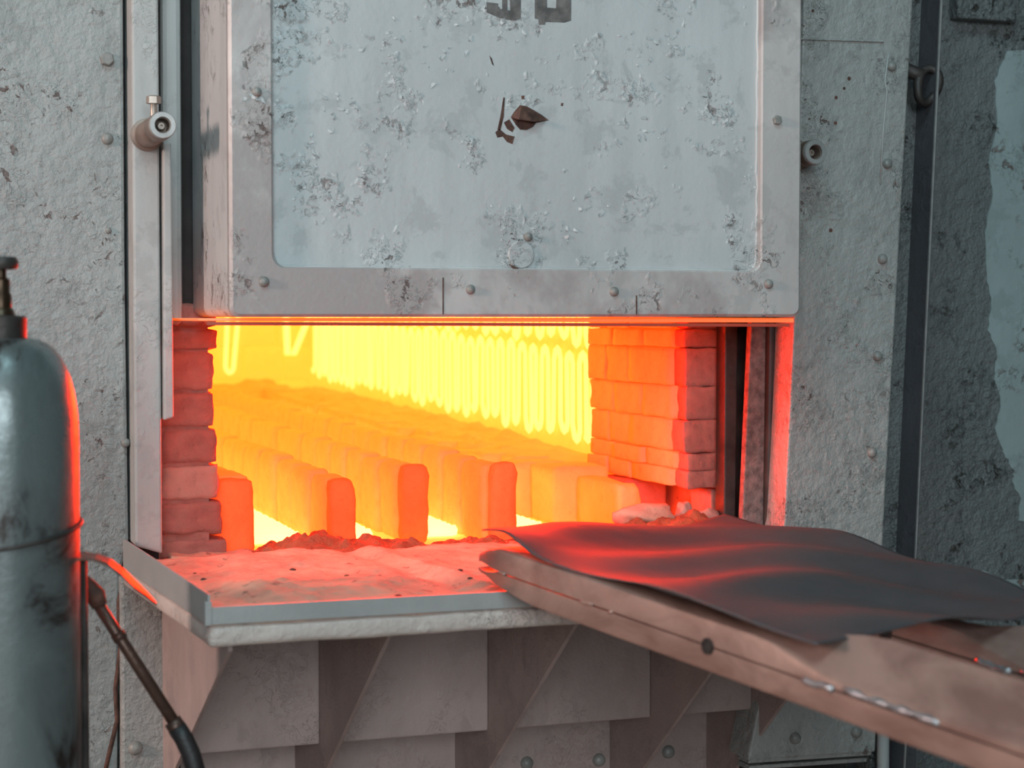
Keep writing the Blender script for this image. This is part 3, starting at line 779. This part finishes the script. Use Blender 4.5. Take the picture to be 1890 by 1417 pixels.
def prong(base, L, main):
    pr = root('prong', None); del_ = pr; pr.parent = fk
    H = .0335; w = .027
    def at(u, s): return [base + DU*u + PERP*a + UPF*b for a, b in s]
    us = [-.075, -.066, -.05, -.02, .03, .07, .12, .5, .54, .57, .60, .63, .66, .70, .9, 1.1, L]
    secU, secL = [], []
    for u in us:
        f = min(1, max(0, (u+.075)/.17))
        topz = H*(.45+.55*min(1, (u+.080)/.045)) if u < -.03 else H
        gap = .0016 + .0075*max(0, 1-abs(u+.060)/.03) if u < -.03 else .0014
        botz = -H*(.12 + .88*math.sin(f*math.pi/2)**.9) - .0002
        ww = w*(.72+.28*min(1, (u+.08)/.05))
        hu = half(gap*.7, max(topz, gap+.01), ww, .006)
        f2 = min(1, max(0, (u-.54)/.16)); f2 = f2*f2*(3-2*f2)
        slope = [(-w, gap), (-w, .006), (-w+.002, .009), (-w+.008, .0145), (w*1.45, H+.024), (w*1.55, H+.023), (w*1.6, H+.018), (w*1.6, gap)]
        secU.append(at(u, [(p[0]*(1-f2)+q[0]*f2, p[1]*(1-f2)+q[1]*f2) for p, q in zip(hu, slope)]))
        secL.append(at(u, half(min(botz, -gap-.004), -gap, ww, .006 if u > 0 else .0012)))
    sweep('upper_channel', secU, 'fork', pr, True); sweep('lower_channel', secL, 'fork', pr, True)
    # weld spots along the seam
    for (u0, u1) in ([(-.015, .006), (.19, .225), (.255, .268), (.63, .685)] if main else [(.08, .1), (.42, .44), (.6, .66)]):
        pts = []; k = 0; u = u0
        while u <= u1:
            pts.append(base + DU*u - PERP*(w+.0003) + UPF*random.uniform(-.0018, .0018)); u += .007
        tube('weld_bead', pts,   .0026 if u0 < .58 else .0045, 'weld' if u0 > .58 else 'fork', pr, 7)
    # bored hole: collar around a dark disc, the bore's shade put into its colour
    c = base + DU*(.458 if main else .44) - PERP*w
    lathe('hole_collar', [(.0075, .0), (.0105, .0), (.0105, .003), (.0075, .003)], c, -PERP, 'darkiron', pr, 18, cap=False)
    lathe('hole', [(.0078, -.001), (.0078, .001), (0, .001)], c, -PERP, 'dark', pr, 18)
    u0 = .685 if main else .66
    tube('sleeve_weld', [base + DU*u - PERP*(w-.001) + UPF*(.004+random.uniform(-.001, .001)) for u in np.arange(u0+.01, u0+.16, .008)], [.003+.0025*math.sin(k*.7)**2 for k in range(len(np.arange(u0+.01, u0+.16, .008)))], 'weld', pr, 7)
    return pr
prong(TIP, 1.75, True)
prong(TIP + PERP*.335 + Vector((0, 0, -.022)), 1.75, False)
cb = TIP + DU*1.72
prism('cross_beam', [cb - PERP*.06 - UPF*.04, cb + PERP*.40 - UPF*.04, cb + PERP*.40 + UPF*.05, cb - PERP*.06 + UPF*.05], DU*.08, 'fork', fk, .004)
cm = cb + PERP*.17
box('carriage_column', cm.x-.05, cm.x+.05, cm.y-.09, cm.y-.0, .0, cm.z+.02, 'fork', fk, .004)

def sheet():
    A = Vector(Wz(884, 1000, 1.108)); D = Vector(Wz(1500, 1190, 1.066)); B = Vector(W(1338, 953, -.40)); C = Vector((1.62, -1.12, 1.046))
    nu, nv = 90, 70; bm = bmesh.new(); g = []
    for i in range(nu+1):
        r = []
        for j in range(nv+1):
            u, v = i/nu, j/nv          # u along the fork, v across
            p = (A*(1-u)+D*u)*(1-v) + (B*(1-u)+C*u)*v
            # outline waviness
            z = .0
            z += .0075*math.sin(u*10.5+1.0)*(1-v)**1.5 * min(1, u*6)
            z += .010*math.sin(u*5.5 - .4)*v
            z += .008*math.sin(u*8 + v*5 + .6) * math.sin(math.pi*min(1, v*1.1))
            z += .0065*math.sin(p.y*27 + p.x*4 + 1.2*math.sin(p.x*9))*min(1, v*4)
            z += .014*math.exp(-((u-.10)/.08)**2)*(1-v)**3 + .004*(1-v)
            z += .016*max(0, math.sin(math.pi*v))**2*max(0, u-.72)/.28*(1 if v < .75 else 1)
            z += .008*math.exp(-((u)/.08)**2)*math.exp(-((v-.02)/.1)**2)
            q = p + Vector((0, 0, z + .004))
            if v < .5:   # ragged near edge
                q += PERP*(.006*math.sin(u*13+2)*(1-2*v))
            r.append(bm.verts.new(q))
        g.append(r)
    for i in range(nu):
        for j in range(nv): bm.faces.new((g[i][j], g[i+1][j], g[i+1][j+1], g[i][j+1]))
    o = from_bm('steel_sheet', bm, 'sheet', None, True)
    if o.data.polygons[0].normal.z < 0: o.data.flip_normals()
    m = o.modifiers.new('thick', 'SOLIDIFY'); m.thickness = .0022; m.offset = -1
    tag(o, 'wavy dark steel sheet lying across the charging fork', 'metal sheet')
sheet()

# ================================================================== GAS CYLINDER
cc = Wd(3, 620, 2.4); RC = .0982
gc = thing('gas_cylinder', 'tall worn grey gas cylinder standing at the left edge', 'gas cylinder', loc=(cc[0], cc[1], 0))
zt = lambda py: Wd(3, py, 2.4)[2]
zsh, znk = zt(815), zt(624)
prof = [(RC*.8, 0), (RC*.97, .012), (RC, .03), (RC, zsh)]
for k in range(1, 11):
    a = k/10; prof.append((RC*(1-(1-.36)*(a**2.0)), zsh + (znk-zsh)*math.sin(a*math.pi/2)**.92))
lathe('body', prof, (0, 0, 0), (0, 0, 1), 'cyl', gc, 56)
lathe('neck_ring', [(.032, znk-.01), (.0325, zt(587)), (.030, zt(583)), (.018, zt(582))], (0, 0, 0), (0, 0, 1), 'darkiron', gc, 32)
v_ = lathe('valve', [(.019, zt(584)), (.016, zt(572)), (.0135, zt(568)), (.0135, zt(545)), (.0115, zt(540)), (.0115, zt(516)), (.007, zt(512)), (.007, zt(495))], (0, 0, 0), (0, 0, 1), 'brass', gc, 20)
lathe('handwheel', [(.010, zt(497)), (.020, zt(497)), (.0225, zt(491)), (.0225, zt(481)), (.019, zt(474)), (.006, zt(473))], (0, 0, 0), (0, 0, 1), 'darkiron', gc, 28)
tube('valve_outlet', [(0, 0, zt(556)), (-.03, -.02, zt(556)), (-.05, -.03, zt(556))], .009, 'brass', gc, 10)
# wire strap, sagging to the left
zs_ = zt(985)
tube('wire_strap', [((RC+.002)*math.cos(a), (RC+.002)*math.sin(a), zs_ + .016*math.cos(a-.55)) for a in [2*math.pi*k/60 for k in range(61)]], .003, 'darkiron', gc, 8)

# cylinder stand with a bent strap handle, torch lance on a hose
st = thing('cylinder_stand', 'dark bent flat-bar stand beside the gas cylinder', 'stand', loc=(0, 0, 0))
zc = 2.45
a = Wd(146, 1020, zc); b = Wd(158, 1020, zc)
prism('upright', [(a[0], a[1], 0), (b[0], b[1], 0), (b[0], b[1], b[2]), (a[0], a[1], a[2])], (.004, .012, 0), 'darkiron', st, .001)
arc = [(138, 1022), (158, 1019), (180, 1021), (205, 1031), (230, 1050), (252, 1072), (272, 1092), (289, 1112)]
bm = bmesh.new(); rings = []
for k, (px, py) in enumerate(arc):
    p = Vector(Wd(px, py, zc - .0*k)); q = p + Vector((-.010, -.05, 0)) if k < 6 else p + Vector((-.010, -.05, 0))*(1-(k-5)/2.2)
    rings.append([bm.verts.new(p), bm.verts.new(q), bm.verts.new(q+Vector((0, 0, -.004))), bm.verts.new(p+Vector((0, 0, -.004)))])
for A, B in zip(rings, rings[1:]):
    for i in range(4): bm.faces.new((A[i], A[(i+1) % 4], B[(i+1) % 4], B[i]))
bm.faces.new(rings[0][::-1]); bm.faces.new(rings[-1])
from_bm('bent_strap', bm, 'rod', st)
lx, ly = Wd(60, 1400, 2.55)[:2]
box('base_plate', lx-.14, lx+.14, ly-.10, ly+.12, 0, .012, 'darkiron', st)

tl = thing('torch_lance', 'slim brown torch lance with a black hose leaning beside the cylinder', 'torch')
zt_ = 2.52
P = lambda px, py, z=zt_: Wd(px, py, z)
tube('lance_tube', [P(176, 1107), P(215, 1168), P(222, 1178), P(330, 1346)], [.0085, .0085, .0085, .0085], 'rod', tl, 14)
tube('collar', [P(216, 1168), P(224, 1181)], .0102, 'rod', tl, 14)
tube('lance_head', [P(157, 1066), P(166, 1084), P(176, 1098), P(184, 1118)], [.006, .012, .0145, .011], 'rust', tl, 12)
tube('ferrule', [P(318, 1330), P(331, 1349)], .0125, 'rod', tl, 14)
hpts = [P(326, 1342), P(340, 1364), P(352, 1390), P(362, 1425), P(370, 1480)]
e = Vector(hpts[-1]); hpts += [e + Vector((.02, 0, -.2)), e + Vector((.0, -.05, -.5)), Vector((e.x-.05, e.y-.15, .03)), Vector((e.x-.2, e.y-.25, .014)), Vector((e.x-.6, e.y-.2, .014))]
tube('hose', hpts, .0135, 'hose', tl, 12)
